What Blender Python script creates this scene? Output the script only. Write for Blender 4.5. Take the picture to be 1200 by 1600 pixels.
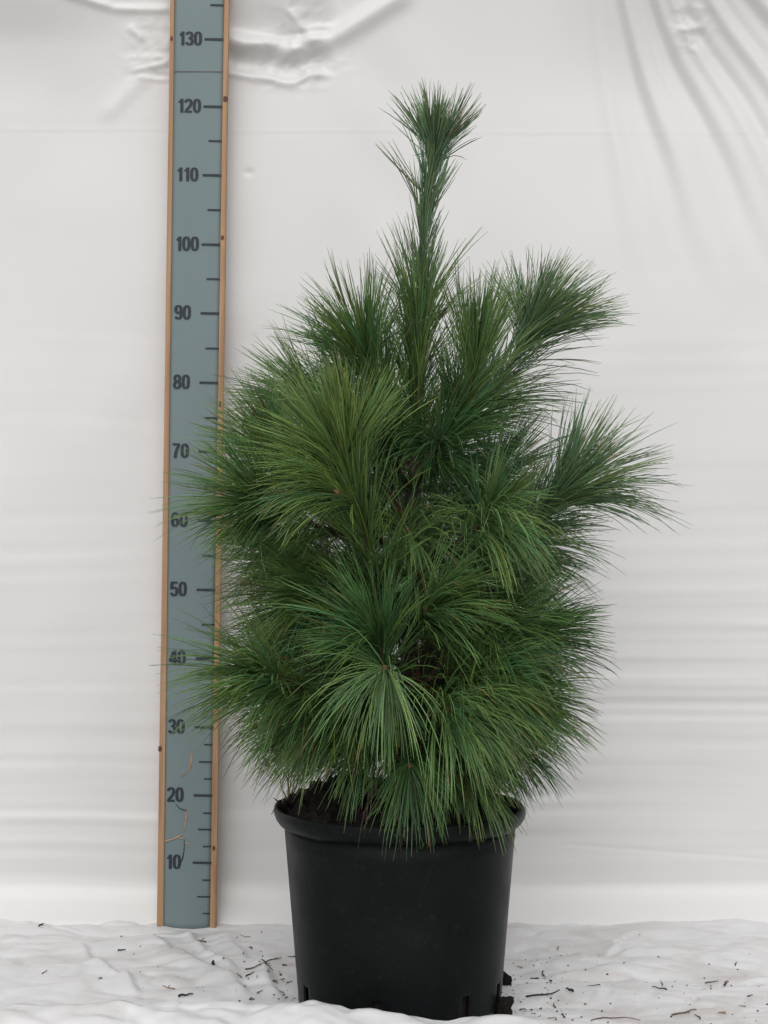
import bpy, math, random
import numpy as np
from mathutils import Vector

for o in list(bpy.data.objects): bpy.data.objects.remove(o)
SC = bpy.context.scene
COL = SC.collection
R = math.radians

# ------------------------------------------------------------------ camera
FPX, CAM_Y, CAM_Z = 2770.0, -2.56, 0.603          # focal length in photo pixels, camera place (metres)
cam = bpy.data.cameras.new("camera")
cam.sensor_fit = 'VERTICAL'; cam.sensor_height = 36.0; cam.lens = FPX / 1600 * 36.0
cam.clip_start = 0.05; cam.clip_end = 200
camo = bpy.data.objects.new("camera", cam); COL.objects.link(camo)
camo.location = (0, CAM_Y, CAM_Z); camo.rotation_euler = (R(90), 0, 0)
SC.camera = camo

# ------------------------------------------------------------------ sky and sun (overcast)
SUN_EL, SUN_AZ = 46, -2                            # azimuth measured from the camera's back towards its right
w = bpy.data.worlds.new("World"); SC.world = w; w.use_nodes = True
nt = w.node_tree; nt.nodes.clear()
wo = nt.nodes.new("ShaderNodeOutputWorld"); bg = nt.nodes.new("ShaderNodeBackground")
sky = nt.nodes.new("ShaderNodeTexSky"); hs = nt.nodes.new("ShaderNodeHueSaturation")
sky.sky_type = 'NISHITA'; sky.sun_disc = False
sky.sun_elevation = R(SUN_EL); sky.sun_rotation = R(180 - SUN_AZ)
sky.dust_density = 4.0; sky.air_density = 1.0; sky.ozone_density = 1.0
hs.inputs['Saturation'].default_value = 0.10
nt.links.new(sky.outputs[0], hs.inputs['Color']); nt.links.new(hs.outputs[0], bg.inputs[0])
bg.inputs[1].default_value = 0.10
nt.links.new(bg.outputs[0], wo.inputs[0])
sun = bpy.data.lights.new("sun", 'SUN'); sun.energy = 1.2; sun.angle = R(110); sun.color = (1.0, 0.975, 0.945)
suno = bpy.data.objects.new("sun", sun); COL.objects.link(suno)
sd = Vector((math.sin(R(SUN_AZ)) * math.cos(R(SUN_EL)), -math.cos(R(SUN_AZ)) * math.cos(R(SUN_EL)), math.sin(R(SUN_EL))))
suno.rotation_euler = sd.to_track_quat('Z', 'Y').to_euler(); suno.location = (0, -3, 4)

SC.view_settings.view_transform = 'Standard'; SC.view_settings.look = 'None'
SC.view_settings.exposure = 0.22; SC.view_settings.gamma = 1.0; SC.view_settings.use_curve_mapping = False
SC.cycles.max_bounces = 6; SC.cycles.diffuse_bounces = 4; SC.cycles.use_denoising = True

# ------------------------------------------------------------------ helpers
rng = np.random.default_rng(7)
random.seed(7)

def at(px, py, Y):
    """world point that stands at depth Y on the line of sight of a photo pixel"""
    d = Y - CAM_Y
    return Vector(((px - 600) / FPX * d, Y, CAM_Z - (py - 800) / FPX * d))

def on_ground(px, py, z=0.0):
    d = FPX * (CAM_Z - z) / (py - 800)
    return Vector(((px - 600) / FPX * d, d + CAM_Y, z))

def mesh_obj(name, verts, faces, mat=None, parent=None, smooth=False):
    me = bpy.data.meshes.new(name)
    me.from_pydata([tuple(v) for v in verts], [], [tuple(f) for f in faces]); me.update()
    if smooth: me.polygons.foreach_set('use_smooth', [True] * len(me.polygons))
    if mat: me.materials.append(mat)
    o = bpy.data.objects.new(name, me); COL.objects.link(o)
    if parent: o.parent = parent
    return o

def np_mesh(name, V, F, mat=None, parent=None, smooth=True):
    """V (n,3) float array, F (m,k) int array"""
    me = bpy.data.meshes.new(name)
    n, (m, k) = len(V), F.shape
    me.vertices.add(n); me.vertices.foreach_set('co', np.ascontiguousarray(V, np.float32).ravel())
    me.loops.add(m * k); me.loops.foreach_set('vertex_index', np.ascontiguousarray(F, np.int32).ravel())
    me.polygons.add(m); me.polygons.foreach_set('loop_start', np.arange(0, m * k, k, dtype=np.int32))
    me.polygons.foreach_set('loop_total', np.full(m, k, np.int32))
    if smooth: me.polygons.foreach_set('use_smooth', np.ones(m, bool))
    me.update(calc_edges=True); me.validate()
    if mat: me.materials.append(mat)
    o = bpy.data.objects.new(name, me); COL.objects.link(o)
    if parent: o.parent = parent
    return o

def empty(name, loc):
    o = bpy.data.objects.new(name, None); COL.objects.link(o); o.location = loc
    o.empty_display_size = 0.05
    return o

def tag(o, label=None, cat=None, group=None, kind=None):
    if label: o['label'] = label
    if cat: o['category'] = cat
    if group: o['group'] = group
    if kind: o['kind'] = kind
    return o

def sm(a, b, x):
    t = np.clip((x - a) / (b - a), 0, 1); return t * t * (3 - 2 * t)

class Noise:
    def __init__(s, seed): s.t = np.random.default_rng(seed).random((256, 256)) * 2 - 1
    def __call__(s, x, y):
        xi, yi = np.floor(x).astype(int), np.floor(y).astype(int)
        fx, fy = x - xi, y - yi
        fx, fy = fx * fx * fx * (fx * (fx * 6 - 15) + 10), fy * fy * fy * (fy * (fy * 6 - 15) + 10)
        g = lambda i, j: s.t[i % 256, j % 256]
        return (g(xi, yi) * (1 - fx) + g(xi + 1, yi) * fx) * (1 - fy) + (g(xi, yi + 1) * (1 - fx) + g(xi + 1, yi + 1) * fx) * fy
    def fbm(s, x, y, o=4):
        v, a = 0, 1
        for i in range(o):
            v = v + a * s(x * 2 ** i + 17.3 * i, y * 2 ** i + 5.1 * i); a *= 0.5
        return v
    def ridged(s, x, y, o=3):
        v, a = 0, 1
        for i in range(o):
            v = v + a * (1 - np.abs(s(x * 2 ** i + 9.7 * i, y * 2 ** i + 3.3 * i)) * 2); a *= 0.5
        return v
N1, N2, N3 = Noise(1), Noise(2), Noise(3)

# ------------------------------------------------------------------ materials
def mat_base(name, rough=0.5, spec=0.4):
    m = bpy.data.materials.new(name); m.use_nodes = True
    b = m.node_tree.nodes['Principled BSDF']
    b.inputs['Roughness'].default_value = rough; b.inputs['Specular IOR Level'].default_value = spec
    return m, m.node_tree, b

def noise_ramp(t, scale, stops, vec=None, detail=6, mapping=None, rough=0.55, dist=0.0):
    n = t.nodes.new('ShaderNodeTexNoise'); n.inputs['Scale'].default_value = scale
    n.inputs['Detail'].default_value = detail; n.inputs['Roughness'].default_value = rough; n.inputs['Distortion'].default_value = dist
    c = t.nodes.new('ShaderNodeTexCoord')
    if mapping:
        mp = t.nodes.new('ShaderNodeMapping'); mp.inputs['Scale'].default_value = mapping
        t.links.new(c.outputs['Object'], mp.inputs[0]); t.links.new(mp.outputs[0], n.inputs['Vector'])
    else: t.links.new(c.outputs['Object'], n.inputs['Vector'])
    r = t.nodes.new('ShaderNodeValToRGB'); e = r.color_ramp.elements
    e[0].position, e[0].color = stops[0][0], (*stops[0][1], 1)
    e[1].position, e[1].color = stops[-1][0], (*stops[-1][1], 1)
    for p, cl in stops[1:-1]:
        q = e.new(p); q.color = (*cl, 1)
    t.links.new(n.outputs['Fac'], r.inputs[0])
    return n, r

def mix(t, a, b, fac, mode='MIX'):
    m = t.nodes.new('ShaderNodeMix'); m.data_type = 'RGBA'; m.blend_type = mode
    for s, v in ((6, a), (7, b), (0, fac)):
        if hasattr(v, 'is_output'): t.links.new(v, m.inputs[s])
        elif s == 0: m.inputs[0].default_value = v
        else: m.inputs[s].default_value = (*v, 1)
    return m.outputs[2]

def bump(t, b, src, strength, dist):
    n = t.nodes.new('ShaderNodeBump'); n.inputs['Strength'].default_value = strength; n.inputs['Distance'].default_value = dist
    t.links.new(src, n.inputs['Height']); t.links.new(n.outputs[0], b.inputs['Normal'])

def m_sheet(name, base, dirt_col, dirt_pos):
    m, t, b = mat_base(name, 0.36, 0.45)
    n, r = noise_ramp(t, 2.2, [(0.3, tuple(c * 0.965 for c in base)), (0.7, base)], detail=5)
    n2, r2 = noise_ramp(t, 9, [(dirt_pos, (0, 0, 0)), (min(dirt_pos + 0.22, 0.99), (1, 1, 1))], detail=9, mapping=(1, 1.6, 1.6), dist=0.6)
    f = mix(t, (0, 0, 0), (0.55, 0.55, 0.55), r2.outputs[0])
    t.links.new(mix(t, r.outputs[0], dirt_col, f), b.inputs['Base Color'])
    n3, r3 = noise_ramp(t, 260, [(0, (0, 0, 0)), (1, (1, 1, 1))], detail=3, mapping=(0.35, 1, 1))
    bump(t, b, r3.outputs[0], 0.10, 0.001)
    return m
M_WALL = m_sheet('white_film_backdrop', (0.628, 0.624, 0.620), (0.52, 0.55, 0.49), 0.70)
M_GROUND = m_sheet('white_film_ground', (0.625, 0.625, 0.635), (0.36, 0.31, 0.28), 0.51)

def m_pot():
    m, t, b = mat_base('dark_plastic', 0.42, 0.07)
    n, r = noise_ramp(t, 14, [(0.3, (0.0045, 0.0060, 0.0060)), (0.62, (0.0065, 0.0085, 0.0085)), (0.85, (0.013, 0.015, 0.0135))], detail=8)
    n2, r2 = noise_ramp(t, 150, [(0.56, (0, 0, 0)), (0.72, (1, 1, 1))], detail=7)
    f = mix(t, (0, 0, 0), (0.22, 0.22, 0.22), r2.outputs[0])
    t.links.new(mix(t, r.outputs[0], (0.032, 0.028, 0.023), f), b.inputs['Base Color'])
    n3, r3 = noise_ramp(t, 25, [(0.3, (0.30, 0.30, 0.30)), (0.7, (0.44, 0.44, 0.44))], detail=6)
    t.links.new(r3.outputs[0], b.inputs['Roughness'])
    n4, r4 = noise_ramp(t, 90, [(0, (0, 0, 0)), (1, (1, 1, 1))], detail=4, mapping=(1, 1, 0.25))
    bump(t, b, r4.outputs[0], 0.12, 0.001)
    return m
M_POT = m_pot()

def m_soil():
    m, t, b = mat_base('dark_soil', 0.9, 0.2)
    n, r = noise_ramp(t, 120, [(0.3, (0.006, 0.005, 0.0045)), (0.6, (0.016, 0.012, 0.010)), (0.8, (0.045, 0.033, 0.025))], detail=8)
    t.links.new(r.outputs[0], b.inputs['Base Color'])
    bump(t, b, n.outputs['Fac'], 0.7, 0.004)
    return m
M_SOIL = m_soil()

def m_wood():
    m, t, b = mat_base('raw_pine_wood', 0.62, 0.3)
    n, r = noise_ramp(t, 6, [(0.25, (0.23, 0.122, 0.062)), (0.5, (0.35, 0.205, 0.108)), (0.75, (0.43, 0.270, 0.155))], detail=8, mapping=(26, 26, 0.9), dist=0.5)
    n2, r2 = noise_ramp(t, 9, [(0.62, (0, 0, 0)), (0.8, (1, 1, 1))], detail=6)
    f = mix(t, (0, 0, 0), (0.5, 0.5, 0.5), r2.outputs[0])
    t.links.new(mix(t, r.outputs[0], (0.20, 0.125, 0.08), f), b.inputs['Base Color'])
    bump(t, b, n.outputs['Fac'], 0.25, 0.001)
    return m
M_WOOD = m_wood()
def m_flat(name, col, rough=0.6, var=0.25, scale=40, spec=0.3):
    m, t, b = mat_base(name, rough, spec)
    n, r = noise_ramp(t, scale, [(0.25, tuple(c * (1 - var) for c in col)), (0.75, tuple(min(1, c * (1 + var)) for c in col))])
    t.links.new(r.outputs[0], b.inputs['Base Color'])
    return m
def m_plate():
    m, t, b = mat_base('teal_painted_plate', 0.5, 0.35)
    n, r = noise_ramp(t, 5, [(0.3, (0.130, 0.176, 0.182)), (0.7, (0.152, 0.199, 0.203))], detail=7, mapping=(1, 1, 0.5))
    n2, r2 = noise_ramp(t, 70, [(0.70, (0, 0, 0)), (0.80, (1, 1, 1))], detail=4)
    f = mix(t, (0, 0, 0), (0.4, 0.4, 0.4), r2.outputs[0])
    t.links.new(mix(t, r.outputs[0], (0.11, 0.145, 0.145), f), b.inputs['Base Color'])
    bump(t, b, n.outputs['Fac'], 0.15, 0.002)
    return m
M_PLATE = m_plate()
M_INK = m_flat('dark_print', (0.021, 0.027, 0.036), 0.55, 0.2, 90)
M_KNOT = m_flat('wood_knot', (0.10, 0.045, 0.028), 0.7)
M_BARE = m_flat('bare_wood_chip', (0.34, 0.22, 0.14), 0.7, 0.25, 120)
M_BARK = m_flat('pine_bark', (0.060, 0.046, 0.036), 0.85, 0.45, 60, 0.2)
M_BUD = m_flat('pine_bud', (0.16, 0.085, 0.045), 0.7, 0.3, 200)
M_DRY = m_flat('dry_brown_litter', (0.11, 0.062, 0.048), 0.85, 0.45, 60, 0.2)
M_DARK = m_flat('dark_bark_litter', (0.030, 0.024, 0.026), 0.9, 0.45, 60, 0.2)
M_STRAW = m_flat('dry_straw', (0.22, 0.135, 0.085), 0.8, 0.35, 60, 0.2)

def m_needle():
    m = bpy.data.materials.new('pine_needle'); m.use_nodes = True
    t = m.node_tree; b = t.nodes['Principled BSDF']; out = t.nodes['Material Output']
    a = t.nodes.new('ShaderNodeAttribute'); a.attribute_name = 'tint'
    t.links.new(a.outputs['Color'], b.inputs['Base Color'])
    b.inputs['Roughness'].default_value = 0.33; b.inputs['Specular IOR Level'].default_value = 0.6
    tr = t.nodes.new('ShaderNodeBsdfTranslucent'); t.links.new(a.outputs['Color'], tr.inputs[0])
    mx = t.nodes.new('ShaderNodeMixShader'); mx.inputs[0].default_value = 0.32
    t.links.new(b.outputs[0], mx.inputs[1]); t.links.new(tr.outputs[0], mx.inputs[2]); t.links.new(mx.outputs[0], out.inputs[0])
    return m
M_NEEDLE = m_needle()

# ------------------------------------------------------------------ ground sheet
POT = Vector((0.019, -0.396, 0.0))
def seg_dist(px, py, x0, y0, x1, y1):
    dx, dy = x1 - x0, y1 - y0; L = math.hypot(dx, dy)
    s = ((px - x0) * dx + (py - y0) * dy) / L
    n = ((px - x0) * -dy + (py - y0) * dx) / L
    return s / L, n
GL = [  # long creases of the ground sheet, in metres: x0, y0, x1, y1, height, width
    (-0.33, -0.060, -0.165, -0.37, 0.010, 0.010), (-0.225, -0.05, -0.135, -0.33, 0.008, 0.009),
    (-0.60, -0.25, -0.20, -0.16, 0.005, 0.014), (0.20, -0.20, 0.40, -0.12, 0.005, 0.008), (0.17, -0.30, 0.62, -0.05, 0.006, 0.012),
    (-0.28, -0.02, -0.18, -0.30, 0.006, 0.0035), (-0.42, -0.10, -0.30, -0.36, 0.005, 0.004), (0.22, -0.10, 0.34, -0.30, 0.004, 0.0035), (0.36, -0.03, 0.30, -0.16, 0.004, 0.0035), (0.45, -0.30, 0.62, -0.14, 0.005, 0.004), (-0.16, -0.20, -0.12, -0.42, 0.005, 0.004),
    (0.25, -0.33, 0.60, -0.31, 0.005, 0.010), (-0.48, -0.33, -0.25, -0.27, 0.006, 0.012)]
def ground_z(x, y):
    x, y = np.asarray(x, float), np.asarray(y, float)
    z = 0.0025 * N1.fbm(x * 4 + 3, y * 7, 3)
    def crease(u, v, sd):                                # flat facets that meet in sharp folds
        a = np.abs(N2(u + sd, v)); b = np.abs(N3(u * 1.9 + 7, v * 1.7 + sd))
        return np.minimum(a, 0.5) * 2 - 0.5 + 0.45 * (np.minimum(b, 0.4) * 2 - 0.4)
    z = z + 0.0050 * crease(x * 6 + y * 3, y * 10 - x * 2.5, 3.1) + 0.0026 * crease(x * 17 - y * 6, y * 26 + x * 7, 11.7)
    z = z + 0.010 * np.abs(N1(x * 7 + 50, y * 0)) * sm(-0.05, 0.05, y)
    for (x0, y0, x1, y1, h, wd) in GL:
        s, n = seg_dist(x, y, x0, y0, x1, y1)
        n = n + 0.01 * N3(s * 4, n * 0 + 3)
        prof = np.where(n > 0, np.exp(-(n / wd) ** 2), np.exp(-(n / (wd * 3.2)) ** 2))
        z = z + h * prof * sm(-0.08, 0.12, s) * sm(1.08, 0.85, s)
    r = np.hypot(x - POT.x, y - POT.y)
    z = z * sm(0.118, 0.17, r) - 0.001 * (1 - sm(0.118, 0.17, r))
    # the loose fold of sheet lying in front of the pot
    crest = np.interp(x, [-1.0, -0.47, -0.33, -0.14, -0.06, 0.02, 0.055, 0.10, 0.14, 0.19, 0.26, 0.45, 1.0],
                      [0.045, 0.047, 0.050, 0.0505, 0.047, 0.037, 0.033, 0.037, 0.035, 0.031, 0.020, 0.010, 0.005])
    yc = -0.565 + 0.008 * N2(x * 6, x * 0)
    dd = y - yc
    prof = np.where(dd > 0, np.exp(-(dd / 0.022) ** 2), np.exp(-(dd / 0.075) ** 2))
    wr = 1 + 0.16 * N3.fbm(x * 14, y * 30, 3) * (dd < 0)
    return z + crest * prof * wr
xs = np.unique(np.round(np.concatenate([np.arange(-4, -0.73, 0.12), np.arange(-0.72, 0.72, 0.0036), np.arange(0.75, 4.01, 0.12)]), 5))
ys = np.unique(np.round(np.concatenate([np.arange(-8, -0.75, 0.15), np.arange(-0.75, 0.14, 0.0036)]), 5))
def grid_faces(nx, ny):
    i = np.arange(nx - 1)[None, :] + np.arange(ny - 1)[:, None] * nx
    return np.stack([i, i + 1, i + 1 + nx, i + nx], -1).reshape(-1, 4)
X, Y = np.meshgrid(xs, ys)
gnd = np_mesh('ground_sheet', np.stack([X, Y, ground_z(X, Y)], -1).reshape(-1, 3), grid_faces(len(xs), len(ys)), M_GROUND)
tag(gnd, 'creased white plastic film spread on the ground under pot and measuring board', 'plastic sheet', kind='structure')

# ------------------------------------------------------------------ backdrop sheet
def wall_out(px, py):
    """how far the hanging film stands out towards the viewer, metres"""
    d = 0.004 * N1.fbm(px / 330 + 2, py / 420, 3)
    z = CAM_Z - (py - 800) / 1061.0
    d = d + 1.0 * np.clip(z - 1.20, 0, 0.4) ** 2 * (0.75 + 0.5 * N2(px / 260, px * 0 + 2))
    # long level pleats low on the sheet
    low = sm(1040, 1190, py + 170 * sm(700, 900, px)) * sm(1465, 1420, py)
    warp = py + 22 * N2(px / 420, py / 300) + 0.02 * (px - 600)
    p1 = N3(px / 900 + 40, warp / 26) + 0.6 * N3(px / 700 + 4, warp / 13 + 90)
    low = low * (0.35 + 0.9 * np.clip(N1(px / 260 + 70, warp / 75 + 9) + 0.45, 0, 1))
    d = d + 0.0012 * p1 * low
    d = d + 0.0004 * N2(px / 520 + 8, warp / 17 + 31) * sm(250, 900, py)
    # fold line across the sheet
    yl = 203 + 0.005 * (px - 600) + 1.5 * N1(px / 200, px * 0)
    d = d + 0.00020 * np.exp(-((py - yl) / 2.6) ** 2) - 0.00018 * np.exp(-((py - yl - 5) / 3.0) ** 2)
    yl = 1322 + (px - 885) * 0.075
    d = d - 0.0006 * np.exp(-((py - yl) / 2.5) ** 2) * sm(860, 900, px)
    # fan of folds, upper right
    th = np.degrees(np.arctan2(px - 880 + 0.00012 * (py + 300) ** 2 * -1, py + 330))
    th = th + 1.2 * N2(px / 160, py / 200)
    mk = sm(905, 1010, px) * sm(520, 120, py)
    d = d + mk * (0.0045 * np.sin((th - 12) * 2 * math.pi / 9.5) + 0.002 * np.sin(th * 2 * math.pi / 4.1))
    mk2 = np.exp(-(((px - 1075) / 34) ** 2 + ((py - 40) / 40) ** 2))
    d = d + mk2 * 0.0030 * N1.ridged(px / 26, py / 30, 3)
    # soft diagonals in the middle
    d = d + 0.0022 * np.sin((px * 0.8 - py * 0.55) / 24) * np.exp(-(((px - 590) / 70) ** 2 + ((py - 130) / 70) ** 2))
    d = d + 0.0018 * np.sin((px * 0.95 - py * 0.4) / 26) * np.exp(-(((px - 600) / 60) ** 2 + ((py - 270) / 110) ** 2))
    # crumpled pocket right of the measuring board
    mx = sm(330, 365, px) * sm(530, 495, px)
    yy = py + 9 * N2(px / 45, px * 0) - 0.05 * (px - 430)
    d = d + mx * (0.016 * sm(52, -25, yy) + 0.012 * np.exp(-((yy - 68) / 13) ** 2) - 0.006 * np.exp(-((yy - 97) / 14) ** 2) + 0.004 * np.exp(-((yy - 119) / 6) ** 2))
    cr = np.exp(-(((px - 450) / 62) ** 2 + ((py - 92) / 34) ** 2)) + 0.7 * np.exp(-(((px - 465) / 40) ** 2 + ((py - 25) / 32) ** 2))
    d = d + cr * 0.0036 * N3.ridged(px / 34 + py / 60, py / 30, 4)
    for (x0, y0, x1, y1, h, wd) in ((510, 66, 640, -12, 0.011, 15), (452, 20, 482, 52, 0.004, 5), (362, 74, 500, 58, 0.004, 7), (455, 45, 520, 40, 0.003, 5)):
        s, n = seg_dist(px, py, x0, y0, x1, y1)
        d = d + h * np.exp(-(n / wd) ** 2) * sm(-0.1, 0.15, s) * sm(1.15, 0.8, s)
    # crumples left of the board
    cl = np.exp(-(((px - 240) / 42) ** 2 + ((py - 78) / 50) ** 2))
    d = d + cl * 0.0026 * N2.ridged(px / 40, py / 24, 4)
    for (x0, y0, x1, y1, h, wd) in ((95, -8, 180, 14, 0.006, 6), (180, 14, 262, 14, 0.005, 6), (200, 40, 225, 62, 0.003, 5), (205, 108, 262, 96, 0.003, 4), (215, 118, 262, 122, 0.0025, 4), (225, 112, 160, 180, 0.003, 14)):
        s, n = seg_dist(px, py, x0, y0, x1, y1)
        d = d + h * np.exp(-(n / wd) ** 2) * sm(-0.1, 0.15, s) * sm(1.15, 0.8, s)
    d = d + 0.010 * sm(70, -10, py) * sm(230, 60, px)
    # small dent
    d = d - 0.002 * np.exp(-(((px - 388) / 7) ** 2 + ((py - 268) / 5) ** 2))
    return d
WY = 0.062
xs = np.unique(np.round(np.concatenate([np.arange(-4, -0.62, 0.10), np.arange(-0.62, 0.62, 0.0032), np.arange(0.62, 4.01, 0.10)]), 5))
zs = np.unique(np.round(np.concatenate([np.arange(-0.01, 1.40, 0.0028), np.arange(1.40, 2.01, 0.06)]), 5))
X, Z = np.meshgrid(xs, zs)
PX, PY = 600 + X * 1061, 800 - (Z - CAM_Z) * 1061
D = wall_out(np.clip(PX, -150, 1350), np.clip(PY, -60, 1500))
Yw = WY - D - 0.045 * sm(0.075, -0.01, Z) ** 2
wall = np_mesh('backdrop_sheet', np.stack([X, Yw, Z], -1).reshape(-1, 3), grid_faces(len(xs), len(zs)), M_WALL)
tag(wall, 'white plastic film hung as backdrop, crumpled and folded along its top', 'plastic sheet')

# ------------------------------------------------------------------ measuring board
RB = at(291, 1451, 0.0)                               # foot of the board
board = empty('measuring_board', RB)
tag(board, 'tall wooden measuring board with teal scale plate marked 10 to 130', 'measuring board')
board.rotation_euler = (R(-0.6), R(0.76), 0)
S = 1082.0                                            # photo pixels per metre at the board
def ru(px, py):
    """pixel on the board's face -> board coordinates (across, up)"""
    c = 291 + (1451 - py) * 0.01325
    return (px - c) / S, (1451 - py) / S
def prism(name, outline, y0, y1, mat, parent, bev=0.0):
    """outline in (x,z), extruded from y0 (front) to y1"""
    n = len(outline)
    v = [(x, y0, z) for x, z in outline] + [(x, y1, z) for x, z in outline]
    f = [tuple(range(n)), tuple(range(2 * n - 1, n - 1, -1))] + [(i, i + n, (i + 1) % n + n, (i + 1) % n) for i in range(n)]
    o = mesh_obj(name, v, f, mat, parent)
    if bev:
        md = o.modifiers.new('bevel', 'BEVEL'); md.width = bev; md.segments = 2; md.limit_method = 'ANGLE'
    return o
H = 1.46
hw = 0.0428
# the two wooden edge strips and the board behind the plate
prism('back_board', [(-hw + 0.001, 0.003), (hw - 0.001, 0.001), (hw - 0.001, H), (-hw + 0.001, H)], 0.0048, 0.020, M_WOOD, board, 0.001)
prism('edge_strip', [(-hw, 0.003), (-0.0330, 0.002), (-0.0368, H), (-hw, H)], 0.0, 0.0046, M_WOOD, board, 0.0012)
prism('edge_strip', [(0.0338, 0.0), (hw, -0.001), (hw, H), (0.0355, H)], 0.0, 0.0046, M_WOOD, board, 0.0012)
# plate: slightly bowed film-faced panel
nu, nv = 13, 150
V = []
for j in range(nv):
    v_ = j / (nv - 1)
    for i in range(nu):
        u_ = i / (nu - 1)
        z = v_ * H
        x = (1 - u_) * np.interp(z, [0, H], [-0.0328, -0.0366]) + u_ * np.interp(z, [0, H], [0.0336, 0.0353])
        bow = 0.0045 * math.sin(math.pi * u_) * math.exp(-z / 0.035) + 0.0006 * math.sin(math.pi * u_)
        V.append((x, 0.0012 - bow, z * 0.99995 + (1 - v_) * (0.001 - 0.0035 * math.sin(math.pi * u_ * 0.9) * math.exp(-z / 0.02))))
V = np.array(V)
plate = np_mesh('scale_plate', V, grid_faces(nu, nv), M_PLATE, board)
md = plate.modifiers.new('thick', 'SOLIDIFY'); md.thickness = 0.0022; md.offset = -1
FACE = 0.0012 - 0.0006 - 0.0006                        # printed marks lie just in front of the plate

# numerals drawn with strokes
def arc(cx, cy, rx, ry, a0, a1, n=14, p=2.5):
    out = []
    for k in range(n + 1):
        a = R(a0 + (a1 - a0) * k / n); c, s_ = math.cos(a), math.sin(a)
        out.append((cx + rx * math.copysign(abs(c) ** (2 / p), c), cy + ry * math.copysign(abs(s_) ** (2 / p), s_)))
    return out
W_, T_ = 0.50, 0.066
GLY = {
 '0': [arc(.25, .5, .165, .435, 0, 360, 40, 2.7)],
 '1': [[(.275, 0), (.275, .995)], [(.07, .755), (.16, .775), (.225, .83), (.25, .93)]],
 '2': [arc(.25, .71, .165, .225, 175, -25, 20) + [(.33, .42), (.20, .27), (.115, .13), (.105, .07)], [(.02, .066), (.48, .066)]],
 '3': [arc(.245, .73, .155, .205, 170, -80, 20) , arc(.25, .275, .170, .215, 85, -170, 22), [(.19, .515), (.29, .515)]],
 '4': [[(.36, 0), (.36, 1)], [(.01, .27), (.51, .27)], [(.29, .93), (.065, .30)]],
 '5': [[(.46, .935), (.085, .935)], [(.115, .99), (.085, .47)], arc(.25, .32, .17, .265, 140, -165, 26)],
 '6': [arc(.25, .30, .165, .235, 0, 360, 36), arc(.25, .66, .165, .275, 25, 180, 18) + [(.085, .3)]],
 '7': [[(.02, .935), (.48, .935)], [(.42, .90), (.30, .62), (.22, .32), (.19, 0)]],
 '8': [arc(.25, .73, .150, .205, 0, 360, 34), arc(.25, .28, .170, .215, 0, 360, 34)],
 '9': [arc(.25, .70, .165, .235, 0, 360, 36), arc(.25, .34, .165, .275, -155, 0, 18) + [(.415, .7)]],
}
def number(txt, x0, z0, h, wx):
    """x0,z0 lower left; wx = width of one digit"""
    verts, faces, lift = [], [], 0
    pen = x0
    for ch in txt:
        for st in GLY[ch]:
            n = len(st); closed = math.dist(st[0], st[-1]) < 1e-6
            base = len(verts); lift += 1
            for k, (x, y) in enumerate(st):
                a, b_ = st[max(k - 1, 0)], st[min(k + 1, n - 1)]
                if closed and k in (0, n - 1): a, b_ = st[n - 2], st[1]
                tx, ty = b_[0] - a[0], b_[1] - a[1]; l = math.hypot(tx, ty) or 1
                nx, ny = -ty / l * 0.096, tx / l * 0.070
                for sg in (1, -1):
                    verts.append((pen + (x + sg * nx) * wx / 0.5, FACE - 0.00012 - 0.00003 * lift, z0 + (y + sg * ny) * h))
            for k in range(n - 1):
                q = base + 2 * k; faces.append((q, q + 2, q + 3, q + 1))
        pen += wx * (0.86 if ch == '1' else 1.06)
    return mesh_obj('numeral', verts, faces, M_INK, plate)
def mark(px0, px1, py, th):
    x0, z = ru(px0, py); x1, _ = ru(px1, py); x1 = min(x1, 0.0351)
    t2 = th / S / 2
    return prism('tick_mark', [(x0, z - t2), (x1, z - t2), (x1, z + t2), (x0, z + t2)], FACE - 0.00022, FACE - 0.00005, M_INK, plate)
TY = {130: 57, 120: 163, 110: 271, 100: 380, 90: 488, 80: 597, 70: 705, 60: 813, 50: 921.5, 40: 1029, 30: 1136.5, 20: 1243, 10: 1348}
for val, py in TY.items():
    c = 291 + (1451 - py) * 0.01325
    x0 = c - 33.5 + (1451 - py) * 0.0008
    mark(c + 8.5, c + 38, py, 3.6)
    h = (22.5 if val <= 100 else 21.5)
    lx, lz = ru(x0, py + h * 0.5 - 1)
    number(str(val), lx, lz, h / S, 12.6 / S)
for py in (3, 217, 325.5, 434, 543, 652, 760, 868, 976):
    c = 291 + (1451 - py) * 0.01325; mark(c + 17, c + 38, py, 2.6)
for py in (1190.5, 1296, 1401):
    c = 291 + (1451 - py) * 0.01325; mark(c + 16, c + 37, py, 2.4)
for py in (1163.5, 1217, 1270.5, 1322.5, 1375, 1427):
    c = 291 + (1451 - py) * 0.01325; mark(c + 24, c + 37, py, 2.2)
# joint line between two lengths of plate
a, z = ru(270, 109); b_, _ = ru(346, 109)
prism('plate_joint', [(-0.0360, z), (0.0345, z + 0.0006), (0.0345, z + 0.0012), (-0.0360, z + 0.0006)], FACE - 0.0001, FACE + 0.0004, M_KNOT, plate)
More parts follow.
